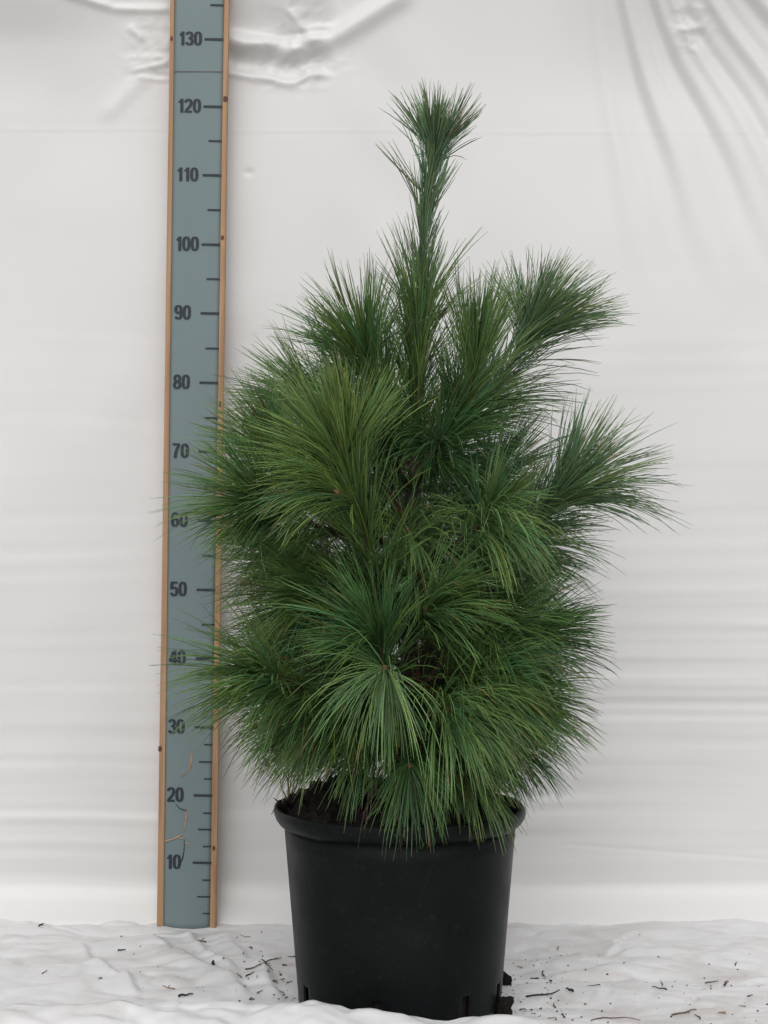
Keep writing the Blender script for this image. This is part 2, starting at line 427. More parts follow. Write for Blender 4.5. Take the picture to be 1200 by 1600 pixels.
# peeled slivers low on the plate
def sliver(pts, wds, mat, lift=0.0006, name='peeled_chip'):
    v, f = [], []
    for k, ((px, py), wd) in enumerate(zip(pts, wds)):
        x, z = ru(px, py); a, b_ = pts[max(k - 1, 0)], pts[min(k + 1, len(pts) - 1)]
        tx, tz = b_[0] - a[0], -(b_[1] - a[1]); l = math.hypot(tx, tz)
        nx, nz = -tz / l * wd * 0.72 / S / 2, tx / l * wd * 0.72 / S / 2
        v += [(x + nx, FACE - 0.0002, z + nz), (x - nx, FACE - 0.0002 - lift, z - nz), (x, FACE - 0.0003 - lift * 0.5, z)]
    for k in range(len(pts) - 1):
        q = 3 * k; f += [(q, q + 3, q + 5, q + 2), (q + 2, q + 5, q + 4, q + 1)]
    return mesh_obj(name, v, f, mat, plate)
sliver([(299, 1172), (299.5, 1182), (297.5, 1195), (294, 1205), (287, 1212), (281, 1216)], [0.6, 4.5, 4.5, 3.4, 1.6, 0.4], M_BARE)
sliver([(290.5, 1267), (291, 1275), (289.5, 1288), (287, 1297), (286.5, 1300)], [2.4, 3.8, 3.2, 2.2, 0.5], M_BARE)
sliver([(257.5, 1315), (268, 1312), (277, 1308), (286, 1304)], [2.2, 2.6, 3.6, 1.0], M_BARE)
sliver([(277, 1309), (283, 1310), (288, 1308)], [0.8, 3.0, 0.8], M_BARE)
sliver([(289, 1316), (293, 1319), (296, 1317)], [0.5, 3.6, 0.5], M_BARE)
sliver([(274, 1256), (280, 1263), (288, 1266), (292, 1265)], [0.5, 1.2, 1.6, 0.5], M_INK, 0.0012, 'plate_crack')
sliver([(288, 1312), (287.5, 1330), (285, 1343), (281, 1350)], [0.8, 1.6, 2.6, 0.5], M_INK, 0.0016, 'plate_crack')
sliver([(308, 1419), (311, 1420), (314, 1419)], [0.5, 3.2, 0.5], M_INK, 0.0003, 'plate_nick')
sliver([(301, 1446), (303, 1447), (305, 1446)], [0.5, 3.0, 0.5], M_INK, 0.0003, 'plate_nick')
# knots in the edge strips
for px, py, rx, ry in ((266.5, 57, 2.2, 4), (351, 151, 4, 5), (346.5, 369, 2.5, 4), (249.5, 1171, 3.0, 5), (334, 1325, 2.4, 4), (343, 630, 2, 5)):
    x, z = ru(px, py)
    v = [(x, -0.00035, z)] + [(x + rx / S * math.cos(k * math.pi / 5) * (1 + 0.15 * math.sin(k * 2.3)), -0.0002, z + ry / S * math.sin(k * math.pi / 5)) for k in range(10)]
    mesh_obj('knot', v, [(0, 1 + k, 1 + (k + 1) % 10) for k in range(10)], M_KNOT, board)

# ------------------------------------------------------------------ plant pot
pot = empty('plant_pot', (POT.x, POT.y, 0.0))
tag(pot, 'round dark plastic plant pot with rolled rim and slots at its foot', 'plant pot')
NA = 144
slot_az = [-64, -15, 34, 68, 108, 150, 190, 232]       # degrees from the side facing the viewer
def lathe(prof, na=NA, skip=None):
    V, F = [], []
    for (r, z) in prof:
        for k in range(na):
            a = 2 * math.pi * k / na
            V.append((r * math.sin(a), -r * math.cos(a), z))
    for j in range(len(prof) - 1):
        for k in range(na):
            if skip and skip(j, k): continue
            q = j * na
            F.append((q + k, q + (k + 1) % na, q + na + (k + 1) % na, q + na + k))
    return np.array(V), np.array(F)
zs_ = [0.0, 0.010, 0.020, 0.030, 0.039, 0.042, 0.05, 0.09, 0.13, 0.17, 0.20, 0.222]
prof = [(0.1225 + (0.1415 - 0.1225) * (z / 0.222), z) for z in zs_]
cells = set()
for a in slot_az:
    k = int(round(a / 360 * NA)) % NA
    cells |= {k, (k + 1) % NA}
V, F = lathe(prof, skip=lambda j, k: j < 4 and k in cells)
ang = np.arctan2(V[:, 0], -V[:, 1])
V[:, :2] *= (1 + 0.006 * np.sin(2 * ang + 0.6) * V[:, 2:3].ravel() / 0.22 + 0.002 * np.sin(5 * ang))[:, None]
body = np_mesh('pot_wall', V, F, M_POT, pot)
md = body.modifiers.new('thick', 'SOLIDIFY'); md.thickness = 0.0028; md.offset = -1
prof = [(0.1405, 0.2215), (0.1440, 0.2235), (0.1485, 0.2270), (0.1520, 0.2320), (0.1540, 0.2380), (0.1535, 0.2430), (0.1512, 0.2458), (0.1478, 0.2455), (0.1452, 0.2432), (0.1425, 0.2390), (0.1395, 0.2280), (0.1385, 0.2200)]
V, F = lathe(prof)
ang = np.arctan2(V[:, 0], -V[:, 1])
V[:, :2] *= (1 + 0.006 * np.sin(2 * ang + 0.6) + 0.002 * np.sin(5 * ang))[:, None]
V[:, 2] += 0.0012 * np.sin(3 * ang + 1) + 0.0006 * np.sin(11 * ang)
np_mesh('rim', V, F, M_POT, pot)
# floor of the pot
n = 48
mesh_obj('pot_floor', [(0.120 * math.cos(2 * math.pi * k / n), 0.120 * math.sin(2 * math.pi * k / n), 0.0015) for k in range(n)], [tuple(range(n))], M_POT, pot)

# soil: heaped up at the left, dark and crumbly
nr, na = 46, 140
V = []
for i in range(nr):
    r = 0.1385 * (i / (nr - 1)) ** 0.8
    for k in range(na):
        a = 2 * math.pi * k / na
        V.append((r * math.cos(a), r * math.sin(a), 0))
V = np.array(V)
x, y = V[:, 0], V[:, 1]; rr = np.hypot(x, y) / 0.1385
h = 0.234 + 0.012 * (1 - rr ** 2)
h += 0.026 * np.exp(-(((x + 0.075) / 0.050) ** 2 + ((y - 0.035) / 0.06) ** 2)) + 0.014 * np.exp(-(((x + 0.03) / 0.05) ** 2 + ((y - 0.08) / 0.04) ** 2))
h += 0.010 * np.exp(-(((x + 0.10) / 0.025) ** 2 + ((y) / 0.04) ** 2))
h += (0.007 * N1.ridged(x * 55, y * 55, 4) - 0.003 + 0.003 * N2.fbm(x * 200, y * 200, 2)) * sm(1.0, 0.9, rr)
V[:, 2] = h
i = (np.arange(na)[None, :] + np.arange(nr - 1)[:, None] * na); i2 = ((np.arange(na) + 1) % na)[None, :] + np.arange(nr - 1)[:, None] * na
F = np.stack([i, i2, i2 + na, i + na], -1).reshape(-1, 4)
# sides of the root ball, seen through the slots
side = np.array([((0.1350 if q == 0 else 0.1165) * math.cos(2 * math.pi * k / na), (0.1350 if q == 0 else 0.1165) * math.sin(2 * math.pi * k / na), 0.215 if q == 0 else 0.003) for q in (0, 1) for k in range(na)])
b0 = len(V); rim0 = (nr - 1) * na
k = np.arange(na); k2 = (k + 1) % na
F2 = np.concatenate([np.stack([rim0 + k, rim0 + k2, b0 + k2, b0 + k], -1), np.stack([b0 + k, b0 + k2, b0 + na + k2, b0 + na + k], -1)])
soil = np_mesh('potting_soil', np.concatenate([V, side]), np.concatenate([F, F2]), M_SOIL)
soil.location = POT
tag(soil, 'dark crumbly potting soil heaped up in the plant pot', 'soil', kind='stuff')

def lump_mesh(name, seed, sub=2):
    import bmesh
    bm = bmesh.new(); bmesh.ops.create_icosphere(bm, subdivisions=sub, radius=1)
    nz = Noise(seed)
    for v in bm.verts:
        c = v.co
        f = 1 + 0.30 * float(nz(np.array(c.x * 1.7 + 9), np.array(c.y * 1.7 + c.z * 1.3 + 4))) + 0.18 * float(nz(np.array(c.z * 4 + 2), np.array(c.x * 4 + c.y * 3)))
        v.co = c * f
    me = bpy.data.meshes.new(name); bm.to_mesh(me); bm.free()
    return me
lumps = []
for s in range(5):
    me = lump_mesh('clod', 20 + s, 3 if s < 2 else 2); me.materials.append(M_SOIL); lumps.append(me)
def clod(name, me, loc, sc, rz):
    o = bpy.data.objects.new(name, me); COL.objects.link(o); o.location = loc; o.scale = sc; o.rotation_euler = (0.3 * rz, 0.2, rz)
    return o
for kx, (px, py, dy, sx, sz) in enumerate([(497, 1236, 0.03, 0.014, 0.012), (478, 1246, 0.02, 0.012, 0.010), (460, 1252, 0.0, 0.011, 0.010), (520, 1243, 0.05, 0.016, 0.012), (545, 1236, 0.06, 0.013, 0.011), (440, 1259, -0.01, 0.008, 0.006)]):
    p = at(px, py, POT.y + dy)
    c = clod('soil_clod', lumps[kx % 5], p - POT, (sx, sx, sz), kx * 1.3)
    c.parent = soil; c['kind'] = 'stuff'
p = on_ground(786, 1540); tag(clod('soil_clod', lumps[1], (p.x, p.y, 0.008), (0.009, 0.011, 0.010), 0.5), 'dark soil clod on the ground sheet just right behind the pot', 'soil clod')
p = Vector((POT.x + 0.125, POT.y - 0.035, 0.009)); tag(clod('soil_clod', lumps[0], p, (0.013, 0.012, 0.014), 2.0), 'dark soil clod pressed against the right foot of the pot', 'soil clod')

# ------------------------------------------------------------------ pine tree
tree = empty('pine_tree', (POT.x, POT.y, 0.236))
tag(tree, 'young bushy pine with long drooping green needles growing in the dark pot', 'tree')
TO = Vector(tree.location)

def catmull(P, n):
    P = [np.array(p, float) for p in P]
    P = [2 * P[0] - P[1]] + P + [2 * P[-1] - P[-2]]
    out = []; m = len(P) - 3
    for q in range(n):
        t = q / (n - 1) * m; i = min(int(t), m - 1); t -= i
        a, b, c, d = P[i:i + 4]
        out.append(0.5 * ((2 * b) + (c - a) * t + (2 * a - 5 * b + 4 * c - d) * t * t + (3 * b - a - 3 * c + d) * t ** 3))
    return np.array(out)

def tube(name, pts, radii, mat, parent, sides=8):
    pts = np.asarray(pts); n = len(pts)
    T = np.gradient(pts, axis=0); T /= np.linalg.norm(T, axis=1)[:, None]
    up = np.array([0.31, -0.77, 0.55]); 
    A = np.cross(T, up); A /= np.linalg.norm(A, axis=1)[:, None]; B = np.cross(T, A)
    a = 2 * np.pi * np.arange(sides) / sides
    ring = np.cos(a)[None, :, None] * A[:, None, :] + np.sin(a)[None, :, None] * B[:, None, :]
    V = (pts[:, None, :] + ring * np.asarray(radii)[:, None, None]).reshape(-1, 3)
    i = np.arange(sides)[None, :] + np.arange(n - 1)[:, None] * sides
    j = (np.arange(sides) + 1)[None, :] % sides + np.arange(n - 1)[:, None] * sides
    F = np.stack([i, j, j + sides, i + sides], -1).reshape(-1, 4)
    cap0 = len(V); V = np.concatenate([V, pts[-1:] + T[-1:] * radii[-1]])
    k = np.arange(sides); e = (n - 1) * sides
    F = np.concatenate([F, np.stack([e + k, e + (k + 1) % sides, np.full(sides, cap0), np.full(sides, cap0)], -1)])
    me = bpy.data.meshes.new(name)
    me.from_pydata(V.tolist(), [], [tuple(dict.fromkeys(f)) for f in F.tolist()]); me.update()
    me.polygons.foreach_set('use_smooth', [True] * len(me.polygons))
    me.materials.append(mat)
    o = bpy.data.objects.new(name, me); COL.objects.link(o)
    if parent: o.parent = parent
    return o

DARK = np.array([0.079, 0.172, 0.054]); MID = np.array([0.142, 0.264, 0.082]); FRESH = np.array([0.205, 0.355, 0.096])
BLUE = np.array([0.150, 0.254, 0.118]); BROWN = np.array([0.150, 0.070, 0.035])
SEG = 6
def needles(name, base, d0, L, droop, side_curl, rad, colr, parent):
    """base, d0 (n,3); one slender three-sided needle each"""
    n = len(base)
    s = np.linspace(0, 1, SEG)
    P = np.zeros((n, SEG, 3)); P[:, 0] = base
    d = d0.copy()
    step = L / (SEG - 1)
    for q in range(1, SEG):
        g = droop * (s[q] ** 0.8) / (SEG - 1) * 1.6
        d = d + np.stack([side_curl[:, 0] * s[q], side_curl[:, 1] * s[q], -g + side_curl[:, 2] * s[q]], -1)
        d /= np.linalg.norm(d, axis=1)[:, None]
        P[:, q] = P[:, q - 1] + d * step[:, None]
    T = np.gradient(P, axis=1); T /= np.linalg.norm(T, axis=2)[..., None] + 1e-9
    ref = rng.normal(size=(n, 1, 3)); A = np.cross(T, ref); A /= np.linalg.norm(A, axis=2)[..., None] + 1e-9
    B = np.cross(T, A)
    rprof = np.array([0.85, 1.0, 1.0, 1.0, 0.9, 0.30])
    a = 2 * np.pi * np.arange(3) / 3
    V = P[:, :, None, :] + (np.cos(a)[None, None, :, None] * A[:, :, None, :] + np.sin(a)[None, None, :, None] * B[:, :, None, :]) * (rad[:, None] * rprof[None, :])[:, :, None, None]
    V = V.reshape(-1, 3)
    q = np.arange(SEG - 1)[:, None] * 3; k = np.arange(3)[None, :]; k2 = (k + 1) % 3
    f = np.stack([q + k, q + k2, q + 3 + k2, q + 3 + k], -1).reshape(-1, 4)
    F = (f[None] + (np.arange(n) * SEG * 3)[:, None, None]).reshape(-1, 4)
    o = np_mesh(name, V, F, M_NEEDLE, parent)
    at_ = o.data.attributes.new('tint', 'FLOAT_COLOR', 'POINT')
    C = np.ones((n, SEG, 3, 4)); C[..., :3] = colr[:, None, None, :]
    C[:, -1, :, :3] *= np.array([1.25, 1.1, 0.9])
    tan = rng.random(n) < 0.035
    C[tan, -2:, :, :3] = np.array([0.30, 0.22, 0.10])
    at_.data.foreach_set('color', C.astype(np.float32).ravel())
    o['kind'] = 'stuff'
    return o

def shoot(pts, n, tint=MID, L=(0.096, 0.130), s0=0.35, ang=(58, 38), tip=(4, 48), droop=0.5, r0=0.0042, tipn=0.22, bud=True, rad=0.00058, bias=None, tipL=1.0, hug=0.0):
    """pts: (px, py, dY) along a branch from the stem to its bud"""
    W = [np.array(at(px, py, POT.y + dy) - TO) for px, py, dy in pts]
    C = catmull(W, 24)
    br = tube('branch', C, np.linspace(r0, 0.0021, 24), M_BARK, tree, 7)
    n = int(n * DENS); nf = n // 5
    u = s0 + (1 - s0) * rng.random(nf) ** 0.9
    istip = rng.random(nf) < tipn; u[istip] = 1 - 0.06 * rng.random(istip.sum())
    f = u * 23; i = np.minimum(f.astype(int), 22); fr = (f - i)[:, None]
    p = C[i] * (1 - fr) + C[i + 1] * fr
    ax = C[i + 1] - C[i]; ax /= np.linalg.norm(ax, axis=1)[:, None]
    al = ang[0] + (ang[1] - ang[0]) * (u - s0) / (1 - s0 + 1e-6) + rng.normal(0, 9, nf)
    al = np.where(istip, tip[0] + (tip[1] - tip[0]) * rng.random(nf) ** 0.7, al)
    stray = rng.random(nf) < 0.03; al = np.where(stray, al + 30, al)
    phi = np.arange(nf) * 2.39996 + rng.normal(0, 0.4, nf)
    rep = lambda a: np.repeat(a, 5, axis=0)
    p, ax, al, phi, st = rep(p), rep(ax), rep(al), rep(phi), rep(istip)
    m = len(al)
    al = np.radians(al + rng.normal(0, 4.0, m)); phi = phi + rng.normal(0, 0.10, m)
    ref = np.where(np.abs(ax[:, 2:3]) > 0.9, np.array([[1.0, 0, 0]]), np.array([[0, 0, 1.0]]))
    A = np.cross(ax, ref); A /= np.linalg.norm(A, axis=1)[:, None]; B = np.cross(ax, A)
    rv = np.cos(phi)[:, None] * A + np.sin(phi)[:, None] * B
    d0 = np.cos(al)[:, None] * ax + np.sin(al)[:, None] * rv
    if bias is not None: d0 = d0 + np.array(bias); 
    d0 /= np.linalg.norm(d0, axis=1)[:, None]
    Ln = (L[1] - (L[1] - L[0] * 0.80) * rng.random(m) ** 1.4) * rep(rng.uniform(0.88, 1.08, nf)) * np.where(st, tipL, 1.0)
    dr = droop * rng.uniform(0.6, 1.4, m) * rep(rng.uniform(0.7, 1.3, nf))
    curl = rng.normal(0, 0.022, (m, 3)) + rep(rng.normal(0, 0.03, (nf, 3))) - rv * hug
    kink = rng.random(m) < 0.05; curl[kink] *= 4.5
    base = p + rv * 0.002
    v = rng.normal(0, 1, (m, 1)); v2 = rep(rng.normal(0, 1, (nf, 1)))
    col = np.array(tint)[None] * (1 + 0.22 * v + 0.22 * v2) 
    col = np.clip(col * (1 + np.array([[0.14, 0.02, -0.12]]) * rep(rng.normal(0, 1, (nf, 1)))), 0.008, 0.4)
    dead = rep(rng.random((nf, 1)) < 0.006)
    col = np.where(dead, BROWN[None], col)
    needles('needle_tuft', base, d0, Ln, dr, curl, rad * rng.uniform(0.85, 1.15, m), col, br)
    if bud:
        e = C[-1]; t = C[-1] - C[-2]; t /= np.linalg.norm(t)
        q = np.linspace(0, 1, 6)[:, None]
        tube('bud', e + t * 0.014 * q, np.array([0.0018, 0.0030, 0.0032, 0.0026, 0.0015, 0.0004]), M_BUD, br, 6)
    return br
DENS = 0.68

# trunk
TR = [(632, 1262, 0.0), (634, 1150, 0.0), (640, 1000, 0.005), (645, 860, 0.0), (648, 745, 0.0), (652, 600, 0.0), (658, 450, 0.0)]
W = [np.array(at(px, py, POT.y + dy) - TO) for px, py, dy in TR]
W[0] = W[0] + np.array([0, 0, -0.02])
tube('trunk', catmull(W, 40), np.interp(np.linspace(0, 1, 40), [0, 0.1, 0.6, 1], [0.0125, 0.0105, 0.0072, 0.0045]), M_BARK, tree, 12)

# leader with its crowning brush
shoot([(651, 640, 0), (656, 480, 0), (664, 340, 0), (675, 252, 0)], 1000, BLUE, L=(0.056, 0.090), s0=0.02, ang=(16, 10), tip=(2, 12), droop=0.06, r0=0.0050, tipn=0.04, hug=0.02)
shoot([(676, 275, 0), (679, 234, 0)], 420, BLUE * 1.1, L=(0.070, 0.092), s0=0.2, ang=(34, 38), tip=(4, 54), droop=0.03, r0=0.003, tipn=0.55)
shoot([(648, 770, 0), (651, 620, 0), (656, 480, 0)], 820, MID, L=(0.09, 0.12), s0=0.1, ang=(26, 19), tip=(10, 25), droop=0.15, tipn=0.0, bud=False)
# upper whorl
shoot([(646, 745, 0.01), (605, 660, 0.0), (570, 552, -0.02)], 760, MID, s0=0.3, ang=(30, 26), tip=(2, 30), droop=0.16)
shoot([(576, 575, -0.02), (570, 545, -0.02)], 190, MID * 1.05, s0=0.2, ang=(60, 50), tip=(30, 62), droop=0.16, bias=(-0.35, 0, 0.05), bud=False)
shoot([(645, 735, 0.0), (570, 695, 0.03), (492, 640, 0.05)], 760, MID, s0=0.3, ang=(34, 28), tip=(2, 34), droop=0.26)
shoot([(640, 760, 0.05), (595, 700, 0.12), (540, 610, 0.15)], 520, DARK, s0=0.3, ang=(34, 28), tip=(4, 36), droop=0.22)
shoot([(649, 735, 0.0), (705, 672, -0.03), (735, 615, -0.06), (744, 572, -0.07)], 760, MID, s0=0.1, ang=(34, 24), tip=(2, 32), droop=0.14, bias=(-0.10, 0, 0.15))
shoot([(650, 735, 0.0), (745, 645, 0.02), (796, 572, 0.03), (825, 524, 0.03)], 800, BLUE, s0=0.1, ang=(50, 24), tip=(2, 24), droop=0.26, bias=(0.08, 0, -0.05))
shoot([(814, 542, 0.03), (828, 512, 0.03)], 190, BLUE * 1.05, s0=0.2, ang=(50, 45), tip=(2, 16), droop=0.10, tipn=0.4, bias=(-0.18, 0, 0.45), bud=False, L=(0.075, 0.105))
shoot([(807, 551, 0.03), (830, 518, 0.02)], 160, BLUE * 1.05, s0=0.2, ang=(32, 26), tip=(2, 22), droop=0.22, tipn=0.4, bias=(0.75, 0, -0.10), bud=False)
shoot([(650, 745, 0.02), (710, 690, 0.10), (745, 625, 0.14)], 420, DARK, s0=0.3, ang=(44, 30), tip=(4, 36), droop=0.3)
# yellow-green shoot at the front left
shoot([(612, 985, -0.04), (588, 900, -0.13), (560, 805, -0.165), (541, 722, -0.17)], 1250, FRESH * 0.68, s0=0.12, ang=(20, 20), tip=(2, 34), droop=0.12, L=(0.10, 0.135))
shoot([(547, 752, -0.17), (540, 716, -0.175)], 230, FRESH, s0=0.2, ang=(46, 38), tip=(5, 52), droop=0.14, L=(0.09, 0.125), tipn=0.5, bias=(0.25, 0, 0.15), bud=False)
shoot([(549, 760, -0.17), (537, 722, -0.175)], 260, FRESH * 0.85, s0=0.2, ang=(50, 44), tip=(20, 48), droop=0.22, L=(0.10, 0.135), tipn=0.3, bias=(-0.75, 0, 0.15), bud=False)
# left side
shoot([(640, 880, 0.0), (560, 815, 0.0), (485, 770, -0.01), (448, 724, -0.02)], 850, MID, s0=0.3, ang=(32, 26), tip=(2, 30), droop=0.26)
shoot([(456, 737, -0.02), (442, 714, -0.02)], 150, MID * 1.1, s0=0.2, ang=(30, 26), tip=(2, 22), droop=0.12, bias=(-0.05, 0, 0.2), L=(0.07, 0.10), bud=False)
shoot([(638, 900, 0.0), (540, 840, -0.06), (450, 805, -0.10), (412, 786, -0.13)], 980, MID * 1.05, s0=0.3, ang=(42, 32), tip=(2, 36), droop=0.26)
shoot([(600, 850, -0.08), (565, 800, -0.16), (530, 772, -0.20)], 330, FRESH * 0.62, s0=0.6, ang=(40, 34), tip=(2, 38), droop=0.75, bias=(-0.75, 0, 0.12), L=(0.085, 0.115))
shoot([(638, 930, 0.0), (530, 895, 0.03), (458, 874, 0.05)], 950, MID, s0=0.3, ang=(42, 32), tip=(2, 34), droop=0.30)
shoot([(638, 960, 0.0), (550, 945, -0.06), (480, 935, -0.10)], 750, MID * 0.9, s0=0.3, ang=(42, 34), tip=(2, 36), droop=0.36)
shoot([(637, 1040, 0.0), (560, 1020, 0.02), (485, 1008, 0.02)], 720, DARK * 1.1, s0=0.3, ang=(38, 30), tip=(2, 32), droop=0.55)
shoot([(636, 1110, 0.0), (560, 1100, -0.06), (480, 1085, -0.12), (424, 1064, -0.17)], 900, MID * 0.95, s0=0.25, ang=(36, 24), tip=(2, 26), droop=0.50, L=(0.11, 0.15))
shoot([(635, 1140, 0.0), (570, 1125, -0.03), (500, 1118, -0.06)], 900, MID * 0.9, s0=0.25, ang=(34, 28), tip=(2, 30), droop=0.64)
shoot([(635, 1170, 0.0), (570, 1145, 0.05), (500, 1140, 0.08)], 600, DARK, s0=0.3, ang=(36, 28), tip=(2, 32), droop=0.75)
# front centre
shoot([(638, 1090, 0.0), (612, 1075, -0.10), (600, 1050, -0.15), (596, 1000, -0.175)], 560, DARK * 1.25, s0=0.5, ang=(40, 34), tip=(2, 42), droop=0.22, bias=(-0.1, 0.2, 0.1), L=(0.08, 0.115))
shoot([(606, 1050, -0.12), (592, 990, -0.165)], 330, DARK * 1.35, s0=0.1, ang=(50, 40), tip=(20, 55), droop=0.35, bias=(-0.75, 0, 0.1), bud=False)
shoot([(636, 1110, 0.0), (612, 1075, -0.15), (602, 1045, -0.25)], 230, MID * 1.05, s0=0.8, ang=(50, 44), tip=(5, 44), droop=1.2, L=(0.075, 0.125), bias=(-0.24, 0.25, -0.75))
shoot([(642, 1020, 0.0), (650, 990, -0.10), (664, 955, -0.16)], 720, MID, s0=0.4, ang=(42, 36), tip=(3, 44), droop=0.55, bias=(0.75, 0, 0.25))
shoot([(644, 960, 0.0), (650, 930, -0.08), (655, 898, -0.13)], 240, MID * 1.2, s0=0.4, ang=(60, 55), tip=(10, 60), droop=0.7, L=(0.05, 0.08), bias=(-0.2, 0, 0))
shoot([(645, 900, 0.0), (640, 870, -0.07), (636, 832, -0.12)], 330, MID, s0=0.4, ang=(55, 50), tip=(10, 60), droop=1.1, L=(0.07, 0.105), bias=(0.25, 0, -0.1))
shoot([(646, 860, 0.0), (645, 760, -0.01), (648, 690, 0.0)], 300, DARK * 1.2, s0=0.0, ang=(66, 58), tip=(40, 70), droop=0.9, L=(0.045, 0.08), tipn=0.0, bud=False)
# right side
shoot([(645, 930, 0.0), (740, 880, -0.02), (820, 830, -0.04), (862, 790, -0.06)], 780, BLUE, s0=0.3, ang=(44, 26), tip=(2, 28), droop=0.30)
shoot([(862, 794, -0.06), (880, 768, -0.06)], 170, BLUE * 1.05, s0=0.2, ang=(26, 22), tip=(2, 18), droop=0.14, bias=(0.0, 0, 0.35), bud=False)
shoot([(862, 794, -0.06), (884, 774, -0.06)], 190, BLUE, s0=0.2, ang=(34, 30), tip=(2, 28), droop=0.45, bias=(0.45, 0, -0.12), bud=False, L=(0.12, 0.155))
shoot([(645, 900, 0.0), (705, 855, -0.10), (760, 812, -0.17)], 420, MID * 1.1, s0=0.6, ang=(48, 40), tip=(4, 48), droop=1.15, bias=(0.55, 0, 0.1), L=(0.085, 0.12))
shoot([(740, 835, -0.14), (762, 800, -0.17)], 150, MID, s0=0.3, ang=(34, 30), tip=(4, 34), droop=0.18, bias=(0.1, 0, 0.3), bud=False, L=(0.07, 0.10))
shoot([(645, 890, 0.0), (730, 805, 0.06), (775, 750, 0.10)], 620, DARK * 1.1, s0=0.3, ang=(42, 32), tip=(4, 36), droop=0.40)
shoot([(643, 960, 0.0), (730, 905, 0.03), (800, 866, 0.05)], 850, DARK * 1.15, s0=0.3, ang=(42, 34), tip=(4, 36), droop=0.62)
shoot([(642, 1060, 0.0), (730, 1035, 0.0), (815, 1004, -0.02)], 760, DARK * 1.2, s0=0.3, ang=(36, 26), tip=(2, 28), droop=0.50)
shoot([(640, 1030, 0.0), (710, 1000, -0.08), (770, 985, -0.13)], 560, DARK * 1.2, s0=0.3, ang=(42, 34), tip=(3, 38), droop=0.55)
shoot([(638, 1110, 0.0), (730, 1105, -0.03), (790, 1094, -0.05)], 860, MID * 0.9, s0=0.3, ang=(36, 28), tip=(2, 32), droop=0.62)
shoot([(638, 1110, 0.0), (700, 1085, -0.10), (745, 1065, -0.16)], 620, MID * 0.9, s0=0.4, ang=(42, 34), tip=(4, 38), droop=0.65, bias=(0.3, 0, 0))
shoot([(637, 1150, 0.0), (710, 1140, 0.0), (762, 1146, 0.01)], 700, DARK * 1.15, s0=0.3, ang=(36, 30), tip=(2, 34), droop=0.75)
shoot([(637, 1140, 0.0), (668, 1118, -0.12), (700, 1108, -0.19)], 430, MID * 1.1, s0=0.6, ang=(48, 42), tip=(5, 50), droop=1.15, bias=(0.5, 0, 0.0), L=(0.09, 0.125))
# low, drooping ones over the rim
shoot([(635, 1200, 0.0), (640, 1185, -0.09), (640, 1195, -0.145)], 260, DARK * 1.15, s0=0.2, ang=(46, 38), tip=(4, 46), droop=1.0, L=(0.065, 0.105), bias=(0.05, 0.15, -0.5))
shoot([(636, 1190, 0.0), (680, 1185, -0.06), (725, 1205, -0.10)], 340, MID * 0.85, s0=0.3, ang=(36, 30), tip=(4, 34), droop=1.1, L=(0.08, 0.11))
shoot([(635, 1190, 0.0), (590, 1170, -0.06), (560, 1175, -0.10)], 150, MID * 0.85, s0=0.3, ang=(36, 30), tip=(4, 36), droop=1.1, L=(0.075, 0.105))
# rear ones that thicken the crown
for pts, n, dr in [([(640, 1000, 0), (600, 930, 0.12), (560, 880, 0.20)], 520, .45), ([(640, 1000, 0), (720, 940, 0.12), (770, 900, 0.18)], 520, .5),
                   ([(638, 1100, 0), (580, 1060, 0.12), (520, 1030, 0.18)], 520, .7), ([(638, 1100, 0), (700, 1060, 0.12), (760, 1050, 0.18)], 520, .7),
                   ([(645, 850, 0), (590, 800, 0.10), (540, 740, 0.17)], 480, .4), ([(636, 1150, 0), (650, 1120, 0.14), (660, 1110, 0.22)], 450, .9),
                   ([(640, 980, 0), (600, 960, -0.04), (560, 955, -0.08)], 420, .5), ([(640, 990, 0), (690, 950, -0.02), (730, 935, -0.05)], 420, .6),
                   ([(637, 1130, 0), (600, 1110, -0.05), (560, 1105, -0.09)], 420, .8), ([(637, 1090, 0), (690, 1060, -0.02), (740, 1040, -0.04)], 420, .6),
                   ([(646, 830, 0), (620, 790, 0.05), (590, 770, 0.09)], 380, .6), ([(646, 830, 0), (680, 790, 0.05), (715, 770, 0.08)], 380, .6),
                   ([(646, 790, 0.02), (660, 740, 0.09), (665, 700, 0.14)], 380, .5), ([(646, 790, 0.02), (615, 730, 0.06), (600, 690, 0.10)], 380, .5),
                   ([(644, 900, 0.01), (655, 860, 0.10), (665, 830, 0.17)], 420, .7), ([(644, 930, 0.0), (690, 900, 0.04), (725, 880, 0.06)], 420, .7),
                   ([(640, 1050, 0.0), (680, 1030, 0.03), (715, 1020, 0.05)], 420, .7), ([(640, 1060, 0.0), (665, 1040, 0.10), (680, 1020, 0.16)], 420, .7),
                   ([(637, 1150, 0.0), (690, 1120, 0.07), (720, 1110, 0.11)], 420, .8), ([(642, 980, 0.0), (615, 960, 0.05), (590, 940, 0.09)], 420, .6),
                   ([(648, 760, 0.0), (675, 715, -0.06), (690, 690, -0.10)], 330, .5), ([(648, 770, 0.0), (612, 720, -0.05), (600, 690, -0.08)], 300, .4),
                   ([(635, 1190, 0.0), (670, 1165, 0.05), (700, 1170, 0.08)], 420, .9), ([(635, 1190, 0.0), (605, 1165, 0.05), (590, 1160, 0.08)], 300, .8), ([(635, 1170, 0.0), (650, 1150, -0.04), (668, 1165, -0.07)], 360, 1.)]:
    shoot(pts, n * 1.35, DARK, s0=0.2, ang=(44, 36), tip=(4, 40), droop=dr)
